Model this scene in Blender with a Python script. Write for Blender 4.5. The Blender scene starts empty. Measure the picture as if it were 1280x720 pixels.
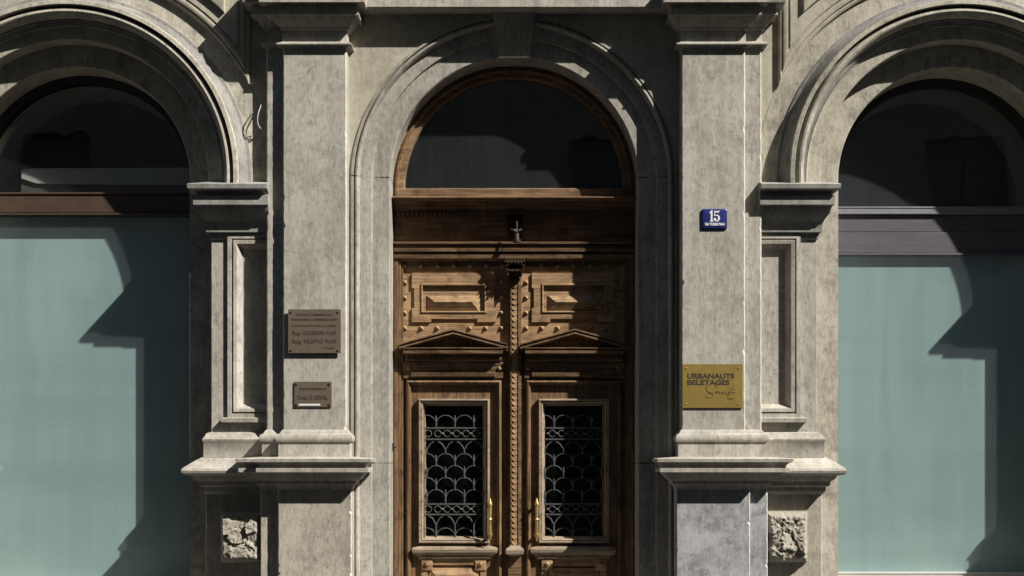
import bpy, bmesh, math, random
from mathutils import Vector, noise as mnoise
random.seed(7)
R = math.radians
PI = math.pi
scene = bpy.context.scene
C = scene.collection

# ------------------------------------------------------------------ camera, sky, sun, exposure
cam_d = bpy.data.cameras.new("camera")
cam = bpy.data.objects.new("camera", cam_d)
C.objects.link(cam)
cam.location = (-0.015, -10.0, 1.65)
cam.rotation_euler = (R(90), 0, 0)
cam_d.sensor_width = 36.0
cam_d.lens = 1650.0 / 1280.0 * 36.0
cam_d.shift_y = (570 - 360) / 1280.0
cam_d.clip_end = 500
scene.camera = cam

SUN_TO = Vector((1.60, -1.0, 1.75)).normalized()
elev = math.asin(SUN_TO.z)
azim = math.atan2(SUN_TO.x, SUN_TO.y)          # clockwise from +Y
world = bpy.data.worlds.new("World")
scene.world = world
world.use_nodes = True
wn = world.node_tree
sky = wn.nodes.new("ShaderNodeTexSky")
sky.sky_type = 'NISHITA'
sky.sun_disc = False
sky.sun_elevation = elev
sky.sun_rotation = azim
bg = wn.nodes["Background"]
bg.inputs["Strength"].default_value = 0.058
wn.links.new(sky.outputs[0], bg.inputs["Color"])

sun_d = bpy.data.lights.new("sun", 'SUN')
sun_d.energy = 5.0
sun_d.angle = R(0.5)
sun_d.color = (1.0, 0.955, 0.87)
sun = bpy.data.objects.new("sun", sun_d)
C.objects.link(sun)
sun.location = SUN_TO * 30
sun.rotation_euler = SUN_TO.to_track_quat('Z', 'Y').to_euler()

scene.view_settings.view_transform = 'Standard'
scene.view_settings.look = 'None'
scene.view_settings.gamma = 1.0
scene.view_settings.use_curve_mapping = False
scene.view_settings.exposure = 0.65
scene.cycles.max_bounces = 6

# ------------------------------------------------------------------ measuring
S = 165.0                                          # pixels of the photo per metre on the wall plane
def Z(py, y=0.0): return 1.65 - (py - 570) / S * (1 + y / 10)
def U(u, y=0.0): return u / S * (1 + y / 10)       # distance from the door's axis
AX = 642.5
def XL(px, y=0.0): return (px - AX) / S * (1 + y / 10)

# ------------------------------------------------------------------ materials
def mat_new(name):
    m = bpy.data.materials.new(name)
    m.use_nodes = True
    nt = m.node_tree
    for n in list(nt.nodes):
        if n.type != 'OUTPUT_MATERIAL':
            nt.nodes.remove(n)
    return m, nt, nt.nodes["Material Output"]

def nd(nt, typ, **kw):
    n = nt.nodes.new(typ)
    for k, v in kw.items():
        if k in n.inputs:
            n.inputs[k].default_value = v
        else:
            setattr(n, k, v)
    return n

def coords(nt, scale=(1, 1, 1), loc=(0, 0, 0)):
    tc = nd(nt, "ShaderNodeTexCoord")
    mp = nd(nt, "ShaderNodeMapping")
    mp.inputs["Scale"].default_value = scale
    mp.inputs["Location"].default_value = loc
    nt.links.new(tc.outputs["Object"], mp.inputs["Vector"])
    return mp.outputs["Vector"]

def noise_n(nt, vec, scale, detail=6, rough=0.6, dist=0.0):
    n = nd(nt, "ShaderNodeTexNoise")
    n.inputs["Scale"].default_value = scale
    n.inputs["Detail"].default_value = detail
    n.inputs["Roughness"].default_value = rough
    n.inputs["Distortion"].default_value = dist
    nt.links.new(vec, n.inputs["Vector"])
    return n.outputs["Fac"]

def ramp(nt, fac, stops, interp='LINEAR'):
    r = nd(nt, "ShaderNodeValToRGB")
    cr = r.color_ramp
    cr.interpolation = interp
    while len(cr.elements) < len(stops):
        cr.elements.new(0.5)
    for e, (p, c) in zip(cr.elements, stops):
        e.position = p
        e.color = (*c, 1) if len(c) == 3 else c
    nt.links.new(fac, r.inputs[0])
    return r.outputs["Color"]

def g(v): return (v, v, v)

def mixc(nt, a, b, fac, mode='MIX'):
    m = nd(nt, "ShaderNodeMix", data_type='RGBA', blend_type=mode)
    for sock, val in ((m.inputs[0], fac), (m.inputs[6], a), (m.inputs[7], b)):
        if hasattr(val, "links"):
            nt.links.new(val, sock)
        elif isinstance(val, (int, float)):
            sock.default_value = val
        else:
            sock.default_value = (*val, 1)
    return m.outputs[2]

def bump(nt, h, strength, dist=0.01, prev=None):
    b = nd(nt, "ShaderNodeBump")
    b.inputs["Strength"].default_value = strength
    b.inputs["Distance"].default_value = dist
    nt.links.new(h, b.inputs["Height"])
    if prev is not None:
        nt.links.new(prev, b.inputs["Normal"])
    return b.outputs["Normal"]

def stone(name, base, dark, light, streak=0.5, speck=0.4, off=(0, 0, 0), bumpy=0.35, rough=0.92, patch=0.6, joint=None):
    m, nt, out = mat_new(name)
    v = coords(nt, loc=off)
    vs = coords(nt, (7, 7, 0.55), off)
    n1 = noise_n(nt, v, 1.7, 9, 0.62, 0.4)
    n2 = noise_n(nt, vs, 1.6, 7, 0.65)
    n3 = noise_n(nt, v, 26, 8, 0.75)
    n4 = noise_n(nt, v, 150, 3, 0.6)
    n5 = noise_n(nt, v, 5.5, 8, 0.7, 0.6)
    vg = coords(nt, (55, 55, 14), off)
    n6 = noise_n(nt, vg, 1.0, 5, 0.7)
    n7 = noise_n(nt, v, 11, 7, 0.7, 0.3)
    c = mixc(nt, base, light, ramp(nt, n1, [(0.40, g(0)), (0.60, g(1))]))
    c = mixc(nt, c, dark, ramp(nt, n5, [(0.47, g(0)), (0.64, g(patch))]))
    c = mixc(nt, c, light, ramp(nt, n7, [(0.52, g(0)), (0.66, g(patch * 0.8))]))
    c = mixc(nt, c, dark, ramp(nt, n2, [(0.47, g(0)), (0.66, g(streak))]))
    c = mixc(nt, c, dark, ramp(nt, n6, [(0.50, g(0)), (0.68, g(speck * 0.9))]))
    c = mixc(nt, c, tuple(min(1, x * 1.15) for x in light), ramp(nt, n6, [(0.34, g(speck * 0.8)), (0.48, g(0))]))
    c = mixc(nt, c, tuple(x * 0.5 for x in dark), ramp(nt, n3, [(0.55, g(0)), (0.68, g(speck))]))
    c = mixc(nt, c, tuple(min(1, x * 1.25) for x in light), ramp(nt, n3, [(0.30, g(speck * 0.7)), (0.44, g(0))]))
    if joint:
        sx = nd(nt, "ShaderNodeSeparateXYZ")
        nt.links.new(coords(nt), sx.inputs[0])
        wob = nd(nt, "ShaderNodeMath", operation='MULTIPLY_ADD')
        nt.links.new(n5, wob.inputs[0]); wob.inputs[1].default_value = 0.014
        nt.links.new(sx.outputs[2], wob.inputs[2])
        tot = None
        for zj in joint:
            d = nd(nt, "ShaderNodeMath", operation='COMPARE')
            nt.links.new(wob.outputs[0], d.inputs[0])
            d.inputs[1].default_value = zj
            d.inputs[2].default_value = 0.0055
            if tot is None:
                tot = d.outputs[0]
            else:
                a = nd(nt, "ShaderNodeMath", operation='MAXIMUM')
                nt.links.new(tot, a.inputs[0]); nt.links.new(d.outputs[0], a.inputs[1])
                tot = a.outputs[0]
        ml = nd(nt, "ShaderNodeMath", operation='MULTIPLY')
        nt.links.new(tot, ml.inputs[0]); nt.links.new(ramp(nt, n7, [(0.42, g(0.05)), (0.58, g(0.95))]), ml.inputs[1])
        c = mixc(nt, c, tuple(x * 0.22 for x in dark), ml.outputs[0])
    bs = nd(nt, "ShaderNodeBsdfPrincipled")
    nt.links.new(c, bs.inputs["Base Color"])
    bs.inputs["Roughness"].default_value = rough
    bs.inputs["Specular IOR Level"].default_value = 0.2
    nb = bump(nt, n3, bumpy, 0.006)
    nb = bump(nt, n4, bumpy, 0.002, nb)
    nt.links.new(nb, bs.inputs["Normal"])
    nt.links.new(bs.outputs[0], out.inputs["Surface"])
    return m

def wood(name, base, dark, light, axis='z', rough=0.5, off=(0, 0, 0), worn=0.3):
    m, nt, out = mat_new(name)
    sc = {'z': (22, 22, 1.3), 'x': (1.3, 22, 22)}[axis]
    v = coords(nt, sc, off)
    v0 = coords(nt, loc=off)
    n1 = noise_n(nt, v, 1.2, 9, 0.7, 1.2)
    n2 = noise_n(nt, v, 5, 5, 0.65, 0.3)
    n3 = noise_n(nt, v0, 4.2, 7, 0.65)
    c = ramp(nt, n1, [(0.36, dark), (0.5, base), (0.64, light)])
    c = mixc(nt, c, dark, ramp(nt, n2, [(0.50, g(0)), (0.64, g(0.75))]))
    c = mixc(nt, c, tuple(min(1, x * 1.5) for x in light), ramp(nt, n3, [(0.50, g(0)), (0.68, g(worn))]))
    c = mixc(nt, c, tuple(x * 0.45 for x in dark), ramp(nt, noise_n(nt, v0, 9, 6, 0.7), [(0.52, g(0)), (0.66, g(0.6))]))
    sg = nd(nt, "ShaderNodeHueSaturation"); sg.inputs["Saturation"].default_value = 0.94
    nt.links.new(c, sg.inputs["Color"]); c = sg.outputs[0]
    bs = nd(nt, "ShaderNodeBsdfPrincipled")
    nt.links.new(c, bs.inputs["Base Color"])
    rr = nd(nt, "ShaderNodeMapRange")
    rr.inputs[3].default_value = rough - 0.12; rr.inputs[4].default_value = rough + 0.2
    nt.links.new(n3, rr.inputs[0])
    nt.links.new(rr.outputs[0], bs.inputs["Roughness"])
    bs.inputs["Specular IOR Level"].default_value = 0.35
    nt.links.new(bump(nt, n2, 0.25, 0.003), bs.inputs["Normal"])
    nt.links.new(bs.outputs[0], out.inputs["Surface"])
    return m

def plain(name, base, var=0.25, rough=0.5, metal=0.0, scale=30, spec=0.5, bumps=0.1, stretch=(1, 1, 1)):
    m, nt, out = mat_new(name)
    v = coords(nt, stretch)
    n1 = noise_n(nt, v, scale, 7, 0.65)
    n2 = noise_n(nt, v, scale * 0.15, 6, 0.6)
    lo = tuple(x * (1 - var) for x in base); hi = tuple(min(1, x * (1 + var)) for x in base)
    c = ramp(nt, n1, [(0.3, lo), (0.7, hi)])
    c = mixc(nt, c, lo, ramp(nt, n2, [(0.45, g(0)), (0.7, g(0.7))]))
    bs = nd(nt, "ShaderNodeBsdfPrincipled")
    nt.links.new(c, bs.inputs["Base Color"])
    bs.inputs["Roughness"].default_value = rough
    bs.inputs["Metallic"].default_value = metal
    bs.inputs["Specular IOR Level"].default_value = spec
    if bumps:
        nt.links.new(bump(nt, n1, bumps, 0.003), bs.inputs["Normal"])
    nt.links.new(bs.outputs[0], out.inputs["Surface"])
    return m

def glass(name, dust=0.03, tint=0.8, refl=0.06):
    m, nt, out = mat_new(name)
    v = coords(nt)
    vs = coords(nt, (9, 9, 0.8))
    tr = nd(nt, "ShaderNodeBsdfTransparent"); tr.inputs["Color"].default_value = (tint, tint * 1.01, tint, 1)
    gl = nd(nt, "ShaderNodeBsdfGlossy"); gl.inputs["Roughness"].default_value = 0.015
    wav = noise_n(nt, v, 1.4, 2, 0.4)
    nt.links.new(bump(nt, wav, 0.25, 0.02), gl.inputs["Normal"])
    fr = nd(nt, "ShaderNodeLayerWeight"); fr.inputs["Blend"].default_value = 0.5
    pw = nd(nt, "ShaderNodeMath", operation='POWER'); pw.inputs[1].default_value = 5.0
    nt.links.new(fr.outputs["Facing"], pw.inputs[0])
    fm = nd(nt, "ShaderNodeMath", operation='MULTIPLY_ADD'); fm.inputs[1].default_value = 0.9; fm.inputs[2].default_value = refl
    nt.links.new(pw.outputs[0], fm.inputs[0])
    m1 = nd(nt, "ShaderNodeMixShader")
    nt.links.new(fm.outputs[0], m1.inputs[0]); nt.links.new(tr.outputs[0], m1.inputs[1]); nt.links.new(gl.outputs[0], m1.inputs[2])
    df = nd(nt, "ShaderNodeBsdfDiffuse"); df.inputs["Color"].default_value = (0.62, 0.68, 0.78, 1)
    m2 = nd(nt, "ShaderNodeMixShader")
    dn = nd(nt, "ShaderNodeMapRange")
    dn.inputs[1].default_value = 0.3; dn.inputs[2].default_value = 0.7
    dn.inputs[3].default_value = dust * 0.82; dn.inputs[4].default_value = dust * 1.18
    nt.links.new(noise_n(nt, vs, 2.5, 6, 0.6), dn.inputs[0])
    nt.links.new(dn.outputs[0], m2.inputs[0])
    nt.links.new(m1.outputs[0], m2.inputs[1]); nt.links.new(df.outputs[0], m2.inputs[2])
    nt.links.new(m2.outputs[0], out.inputs["Surface"])
    return m

def film(name, base):
    m, nt, out = mat_new(name)
    v = coords(nt)
    vs = coords(nt, (9, 9, 0.45))
    n1 = noise_n(nt, vs, 0.8, 6, 0.6)
    n2 = noise_n(nt, coords(nt, (0.25, 1, 2.2)), 1.0, 5, 0.6)  # level banding: reflection in the pane put into the film colour
    n3 = noise_n(nt, v, 60, 4, 0.7)
    n4 = noise_n(nt, coords(nt, (2.2, 1, 0.5), (4, 0, 1)), 1.0, 3, 0.5, 0.8)  # broad upright streaks: hazy reflections painted into the film colour
    c = mixc(nt, tuple(x * 0.97 for x in base), tuple(x * 1.06 for x in base), ramp(nt, n1, [(0.40, g(0)), (0.62, g(1))]))
    c = mixc(nt, c, tuple(x * 0.88 for x in base), ramp(nt, n2, [(0.45, g(0)), (0.62, g(.8))]))
    c = mixc(nt, c, tuple(x * y for x, y in zip(base, (1.25, 1.15, 1.12))), ramp(nt, n4, [(0.50, g(0)), (0.66, g(.8))]))
    c = mixc(nt, c, tuple(x * 0.9 for x in base), ramp(nt, n3, [(0.5, g(0)), (0.66, g(0.5))]))
    bs = nd(nt, "ShaderNodeBsdfPrincipled")
    nt.links.new(c, bs.inputs["Base Color"])
    bs.inputs["Roughness"].default_value = 0.75
    bs.inputs["Specular IOR Level"].default_value = 0.1
    bs.inputs["Coat Weight"].default_value = 0.0
    bs.inputs["Coat Roughness"].default_value = 0.02
    nt.links.new(bs.outputs[0], out.inputs["Surface"])
    return m

M = {}
M['pilaster'] = stone("pilaster_stone", (0.385, 0.361, 0.315), (0.185, 0.172, 0.150), (0.46, 0.438, 0.388), streak=0.42, speck=0.55, patch=0.5)
M['wall'] = stone("wall_plaster", (0.395, 0.368, 0.295), (0.20, 0.18, 0.145), (0.465, 0.435, 0.35), streak=0.25, speck=0.3, patch=0.55, off=(3, 1, 2))
M['ring'] = stone("surround_stone", (0.335, 0.314, 0.272), (0.16, 0.149, 0.13), (0.41, 0.389, 0.342), streak=0.62, speck=0.55, patch=0.5, off=(5, 2, 7),
                  joint=(Z(222, .06) + .007, Z(579, .06) + .007))
M['mould'] = stone("moulding_stone", (0.405, 0.377, 0.325), (0.21, 0.193, 0.165), (0.475, 0.448, 0.396), streak=0.45, speck=0.55, patch=0.5, off=(1, 4, 9))
M['arch'] = stone("arch_stone", (0.40, 0.37, 0.30), (0.18, 0.165, 0.138), (0.475, 0.444, 0.372), streak=0.35, speck=0.55, patch=0.7, off=(11, 3, 4))
M['pedestal'] = stone("pedestal_render", (0.39, 0.355, 0.30), (0.20, 0.18, 0.152), (0.46, 0.42, 0.355), streak=0.42, speck=0.55, patch=0.5, off=(2, 8, 3), bumpy=0.6)
M['patched'] = stone("grey_patched_render", (0.285, 0.287, 0.297), (0.175, 0.177, 0.188), (0.41, 0.41, 0.42), streak=0.12, speck=0.5, patch=1.0, off=(6, 5, 1), bumpy=0.4)
M['worn'] = stone('worn_arris', (0.48, 0.455, 0.40), (0.36, 0.34, 0.30), (0.55, 0.525, 0.47), streak=0.1, speck=0.3, patch=0.4)
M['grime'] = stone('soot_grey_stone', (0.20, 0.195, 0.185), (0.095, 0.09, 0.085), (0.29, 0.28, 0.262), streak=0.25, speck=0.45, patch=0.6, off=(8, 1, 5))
M['impost'] = stone('grey_impost_stone', (0.285, 0.277, 0.26), (0.15, 0.145, 0.135), (0.37, 0.36, 0.335), streak=0.3, speck=0.45, patch=0.6, off=(4, 9, 5))
M['rough'] = stone("rock_faced_stone", (0.325, 0.30, 0.25), (0.17, 0.155, 0.13), (0.38, 0.352, 0.30), streak=0.1, speck=0.3, patch=0.4, off=(9, 9, 9), bumpy=0.4)
M['wood'] = wood("door_oak", (0.17, 0.098, 0.045), (0.075, 0.041, 0.02), (0.26, 0.16, 0.08), 'z', rough=0.42)
M['woodx'] = wood("door_oak_rail", (0.17, 0.098, 0.047), (0.075, 0.042, 0.022), (0.26, 0.162, 0.083), 'x', rough=0.42, off=(3, 3, 3))
M['woodp'] = wood("worn_oak_panel", (0.315, 0.19, 0.09), (0.17, 0.098, 0.05), (0.43, 0.275, 0.135), 'x', rough=0.6, off=(7, 1, 3), worn=0.4)
M['woodl'] = wood("weathered_oak_sill", (0.28, 0.215, 0.15), (0.17, 0.125, 0.085), (0.36, 0.29, 0.215), 'x', rough=0.65, off=(1, 7, 2))
M['woodt'] = wood("fanlight_oak", (0.175, 0.102, 0.05), (0.085, 0.048, 0.025), (0.28, 0.175, 0.09), 'x', rough=0.5, off=(4, 2, 8))
M['darkwood'] = plain('carved_dark_oak', (0.032, 0.021, 0.013), 0.4, 0.75, 0.0, 60, spec=0.12, bumps=0.2)
M['brown'] = plain("brown_metal_bar", (0.07, 0.045, 0.033), 0.2, 0.45, 0.0, 20)
M['black'] = plain("dark_painted_frame", (0.022, 0.021, 0.022), 0.2, 0.5, 0.0, 20)
M['slate'] = plain("grey_metal_box", (0.105, 0.098, 0.118), 0.18, 0.45, 0.0, 12, stretch=(1, 1, 6))
M['rail'] = plain("pale_metal_rail", (0.26, 0.26, 0.29), 0.15, 0.4, 0.2, 20)
M['iron'] = plain("wrought_iron", (0.10, 0.10, 0.096), 0.35, 0.5, 0.3, 60, bumps=0.3)
M['darkiron'] = plain("dark_iron", (0.04, 0.035, 0.03), 0.35, 0.6, 0.1, 60, bumps=0.3)
M['brass'] = plain("handle_brass", (0.55, 0.40, 0.15), 0.3, 0.4, 0.7, 40)
M['steel'] = plain("handle_mount", (0.24, 0.225, 0.21), 0.3, 0.45, 0.6, 40)
M['bronze'] = plain("bronze_plaque", (0.120, 0.095, 0.070), 0.14, 0.5, 0.0, 50, spec=0.4, bumps=0.05)
M['bronzedark'] = plain("plaque_letter_dark", (0.045, 0.037, 0.028), 0.2, 0.7, 0.0, 60, bumps=0)
M['brassplaque'] = plain("brass_plaque", (0.235, 0.165, 0.042), 0.16, 0.42, 0.0, 9, spec=0.5, bumps=0.02)
M['brassletter'] = plain("plaque_letter_brown", (0.03, 0.023, 0.01), 0.2, 0.7, 0.0, 60, bumps=0)
M['scriptletter'] = plain("plaque_script_brown", (0.085, 0.065, 0.022), 0.2, 0.7, 0.0, 60, bumps=0)
M['enamel'] = plain("blue_enamel", (0.024, 0.03, 0.155), 0.15, 0.25, 0.0, 30, bumps=0.03)
M['white'] = plain("white_enamel", (0.78, 0.78, 0.79), 0.05, 0.4, 0.0, 30, bumps=0)
M['glass'] = glass("window_glass", 0.016, .85)
M['glass2'] = glass("dusty_glass", 0.028, .85)
M['glassdark'] = glass("door_glass", 0.003, 0.6, .02)
M['glassclean'] = glass("clean_glass", 0.006, 0.92)
M['frontglass'] = glass("shop_front_glass", 0.024, 0.97, .07)
M['teal'] = film("frosted_teal_glass", (0.325, 0.455, 0.462))
M['interior'] = plain("interior_plaster", (0.42, 0.41, 0.39), 0.1, 0.9, 0.0, 6, spec=0.1)
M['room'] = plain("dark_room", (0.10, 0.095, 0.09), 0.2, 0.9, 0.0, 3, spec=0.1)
M['board'] = plain("white_board", (0.50, 0.50, 0.49), 0.05, 0.8, 0.0, 6, spec=0.2)
M['asphalt'] = plain("asphalt", (0.055, 0.055, 0.057), 0.3, 0.9, 0.0, 40)
M['paving'] = stone("paving_stone", (0.22, 0.21, 0.195), (0.13, 0.125, 0.115), (0.28, 0.27, 0.25), streak=0.1)
M['across'] = stone("opposite_plaster", (0.25, 0.235, 0.20), (0.15, 0.14, 0.12), (0.30, 0.28, 0.24), streak=0.3)
M['across_frame'] = plain("opposite_frames", (0.15, 0.145, 0.135), 0.15, 0.6)
M['shutter'] = plain('closed_shutter', (0.12, 0.125, 0.115), 0.2, 0.6)
M['cable_white'] = plain("white_cable", (0.4, 0.4, 0.39), 0.1, 0.5, bumps=0)
M['cable_black'] = plain("black_cable", (0.02, 0.02, 0.02), 0.1, 0.5, bumps=0)

# ------------------------------------------------------------------ geometry helpers
class B:
    def __init__(s):
        s.bm = bmesh.new()
    def quad(s, a, b, c, d):
        try:
            return s.bm.faces.new((a, b, c, d))
        except ValueError:
            return None
    def v(s, x, y, z): return s.bm.verts.new((x, y, z))
    def box(s, x0, x1, y0, y1, z0, z1):
        p = [s.v(x, y, z) for z in (z0, z1) for y in (y0, y1) for x in (x0, x1)]
        for f in ((0, 1, 3, 2), (4, 6, 7, 5), (0, 4, 5, 1), (2, 3, 7, 6), (0, 2, 6, 4), (1, 5, 7, 3)):
            s.bm.faces.new([p[i] for i in f])
        return s
    def strips(s, rows, closed=False):
        vr = [[s.v(*p) for p in r] for r in rows]
        n = len(vr[0])
        for a, b in zip(vr, vr[1:]):
            for i in range(n if closed else n - 1):
                j = (i + 1) % n
                s.quad(a[i], a[j], b[j], b[i])
        return vr
    def ngon(s, pts):
        s.bm.faces.new([s.v(*p) for p in pts])
        return s
    def prism(s, poly, y0, y1):
        """poly of (x, z), extruded from y0 (front) to y1."""
        a = [s.v(x, y0, z) for x, z in poly]
        b = [s.v(x, y1, z) for x, z in poly]
        s.bm.faces.new(a)
        s.bm.faces.new(b[::-1])
        n = len(poly)
        for i in range(n):
            s.quad(a[i], b[i], b[(i + 1) % n], a[(i + 1) % n])
        return s
    def umould(s, x0, x1, yf, yb, prof, left=1, right=1, ff=1.0):
        """moulding that runs round the left side, front and right side of a block; prof = (offset, z) from bottom to top."""
        rows = []
        for o, z in prof:
            l, r = x0 - o * left, x1 + o * right
            rows.append([(l, yb, z), (l, yf - o * ff, z), (r, yf - o * ff, z), (r, yb, z)])
        vr = s.strips(rows, closed=True)
        s.bm.faces.new(vr[0][::-1]); s.bm.faces.new(vr[-1])
        return s
    def rect_mould(s, x0, x1, z0, z1, prof, cap=False):
        """nested rectangles; prof = (inset, y)."""
        rows = [[(x0 + d, y, z0 + d), (x1 - d, y, z0 + d), (x1 - d, y, z1 - d), (x0 + d, y, z1 - d)] for d, y in prof]
        vr = s.strips(rows, closed=True)
        if cap:
            s.bm.faces.new(vr[-1])
        return s
    def arch(s, cx, cz, prof, zb, n=72):
        """profile (r, y) swept round a half circle with straight legs down to zb."""
        cols = []
        for r, y in prof:
            row = [(cx + r, y, zb)]
            row += [(cx + r * math.cos(PI * i / n), y, cz + r * math.sin(PI * i / n)) for i in range(n + 1)]
            row += [(cx - r, y, zb)]
            cols.append(row)
        s.strips(cols)
        return s
    def tube(s, pts, r, n=8, closed=False, caps=True):
        pts = [Vector(p) for p in pts]
        rows = []
        m = len(pts)
        for i, p in enumerate(pts):
            a = pts[(i - 1) % m] if (closed or i > 0) else p
            b = pts[(i + 1) % m] if (closed or i < m - 1) else p
            t = (b - a).normalized() if (b - a).length > 1e-9 else Vector((0, 0, 1))
            ref = Vector((0, 1, 0)) if abs(t.y) < 0.9 else Vector((1, 0, 0))
            e1 = t.cross(ref).normalized(); e2 = t.cross(e1).normalized()
            rr = r[i] if isinstance(r, (list, tuple)) else r
            rows.append([tuple(p + (e1 * math.cos(2 * PI * k / n) + e2 * math.sin(2 * PI * k / n)) * rr) for k in range(n)])
        if closed:
            rows.append(rows[0])
        vr = s.strips(rows, closed=True)
        if caps and not closed:
            s.bm.faces.new(vr[0][::-1]); s.bm.faces.new(vr[-1])
        return s
    def ball(s, c, r, seg=10, sc=(1, 1, 1)):
        res = bmesh.ops.create_uvsphere(s.bm, u_segments=seg, v_segments=max(5, seg // 2 + 1), radius=r)
        for v in res['verts']:
            v.co = Vector((v.co.x * sc[0] + c[0], v.co.y * sc[1] + c[1], v.co.z * sc[2] + c[2]))
        return s
    def ragged(s, x0, x1, yf, yb, z0, z1, c=0.009, chip=0.014, step=0.025, p=0.05):
        """block whose two front arrises are worn and chipped."""
        n = max(2, int((z1 - z0) / step))
        rows = []
        for i in range(n + 1):
            z = z0 + (z1 - z0) * i / n
            cs = []
            for q in range(2):
                k = c * random.uniform(0.8, 1.15)
                if random.random() < p:
                    k += chip * random.random() ** 2
                cs.append(k)
            a, b = cs
            rows.append([(x0, yb, z), (x0, yf + a, z), (x0 + a, yf, z), (x1 - b, yf, z), (x1, yf + b, z), (x1, yb, z)])
        vr = s.strips(rows, closed=True)
        s.bm.faces.new(vr[0][::-1]); s.bm.faces.new(vr[-1])
        for a, d in zip(vr, vr[1:]):
            for q in (1, 3):
                for f in a[q].link_faces:
                    if a[q + 1] in f.verts and d[q] in f.verts:
                        f.material_index = 1
        return s
    def mapx(s, fn):
        for v in s.bm.verts:
            v.co.x = fn(v.co.x)
        return s
    def done(s, name, mat, parent=None, smooth=35, bevel=0, loc=None, merge=True, second=None):
        bm = s.bm
        if merge:
            bmesh.ops.remove_doubles(bm, verts=bm.verts, dist=1e-5)
        bmesh.ops.recalc_face_normals(bm, faces=bm.faces)
        if loc is not None:
            bmesh.ops.translate(bm, verts=bm.verts, vec=-Vector(loc))
        me = bpy.data.meshes.new(name)
        bm.to_mesh(me); bm.free()
        if smooth:
            me.polygons.foreach_set("use_smooth", [True] * len(me.polygons))
            me.set_sharp_from_angle(angle=R(smooth))
        o = bpy.data.objects.new(name, me)
        C.objects.link(o)
        me.materials.append(M[mat] if isinstance(mat, str) else mat)
        if second:
            me.materials.append(M[second])
        if parent is not None:
            o.parent = parent
        if loc is not None:
            o.location = loc
        if bevel:
            b = o.modifiers.new("bevel", 'BEVEL')
            b.width = bevel; b.segments = 2; b.limit_method = 'ANGLE'; b.angle_limit = R(40)
        return o

def empty(name, loc=(0, 0, 0), parent=None):
    o = bpy.data.objects.new(name, None)
    C.objects.link(o); o.location = loc; o.parent = parent
    o.empty_display_size = 0.1
    return o

def tag(o, label=None, category=None, group=None, kind=None):
    for k, v in (("label", label), ("category", category), ("group", group), ("kind", kind)):
        if v:
            o[k] = v
    return o

def arcpts(cx, cz, r, a0, a1, n):
    return [(cx + r * math.cos(a0 + (a1 - a0) * i / n), cz + r * math.sin(a0 + (a1 - a0) * i / n)) for i in range(n + 1)]

# ================================================================== GROUND
b = B(); b.box(-150, 150, -9.6, -1.8, -0.6, 0.0)
tag(b.done("road", 'asphalt'), kind="structure")
b = B(); b.box(-150, 150, -1.8, 30.0, -0.6, 0.13)
tag(b.done("pavement", 'paving'), kind="structure")
b = B(); b.box(-150, 150, -40.0, -9.6, -0.6, 0.13)
tag(b.done("far_pavement", 'paving'), kind="structure")
G0 = 0.13

# ================================================================== THE BUILDING
bld = empty("stone_building")
tag(bld, "weathered grey stone building front with a carved wooden double door between two arched teal windows", "building")

WX, WZ = 3.36, 3.765              # centre of a side window's arch
DZ = 3.745                        # spring line of the door arch
TOP = 8.6
mirrors = {
    'near': lambda s: (lambda x: s * x),
    'far': lambda s: (lambda x: s * (2 * WX - x)),
}

# --- wall with its three openings
b = B()
pts = [(-1.6, 0, G0), (-1.225, 0, G0)] + [(x, 0, z) for x, z in arcpts(0, DZ, 1.225, PI, 0, 64)] + [(1.225, 0, G0), (1.6, 0, G0), (1.6, 0, TOP), (-1.6, 0, TOP)]
b.ngon(pts)
for s in (-1, 1):
    q = [(1.6, 0, G0), (WX - 1.52, 0, G0)] + [(x, 0, z) for x, z in arcpts(WX, WZ, 1.52, PI, 0, 64)] + [(WX + 1.52, 0, G0), (2 * WX - 1.2, 0, G0), (2 * WX - 1.2, 0, TOP), (1.6, 0, TOP)]
    b.ngon([(s * x, y, z) for x, y, z in q])
E = 2 * WX - 1.2
for s in (-1, 1):
    b.ngon([(s * E, 0, G0), (s * E, 9, G0), (s * E, 9, TOP), (s * E, 0, TOP)])
b.ngon([(-E, 9, G0), (E, 9, G0), (E, 9, TOP), (-E, 9, TOP)])
b.ngon([(-E, 0, TOP), (E, 0, TOP), (E, 9, TOP), (-E, 9, TOP)])
b.done("wall", 'wall', bld, smooth=0)

# --- interior behind door and windows
b = B()
def room(x0, x1, y0, y1, z0, z1):
    b.ngon([(x0, y1, z0), (x1, y1, z0), (x1, y1, z1), (x0, y1, z1)])
    b.ngon([(x0, y0, z0), (x0, y1, z0), (x0, y1, z1), (x0, y0, z1)])
    b.ngon([(x1, y0, z0), (x1, y1, z0), (x1, y1, z1), (x1, y0, z1)])
    b.ngon([(x0, y0, z0), (x1, y0, z0), (x1, y1, z0), (x0, y1, z0)])
    b.ngon([(x0, y0, z1), (x1, y0, z1), (x1, y1, z1), (x0, y1, z1)])
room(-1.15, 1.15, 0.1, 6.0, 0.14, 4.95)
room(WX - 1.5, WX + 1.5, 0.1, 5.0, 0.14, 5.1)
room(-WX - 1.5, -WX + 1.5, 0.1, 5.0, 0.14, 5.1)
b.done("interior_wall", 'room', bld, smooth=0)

# --- string course and entablature above
b = B()
zb = Z(9, -.16)
b.umould(-1.22, 1.22, 0.0, 0.05, [(.135, zb + .0), (.138, zb + .006), (.148, zb + .008), (.148, zb + .11), (.175, zb + .115), (.175, zb + .21), (.0, zb + .23)], 0, 0)
b.done("string_course", 'mould', bld)
b = B()
b.umould(-E - .05, E + .05, 0.0, 0.05, [(.06, 5.78), (.06, 6.0), (.12, 6.02), (.2, 6.1), (.28, 6.12), (.28, 6.22), (.0, 6.26)])
b.done("cornice", 'mould', bld)

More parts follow.
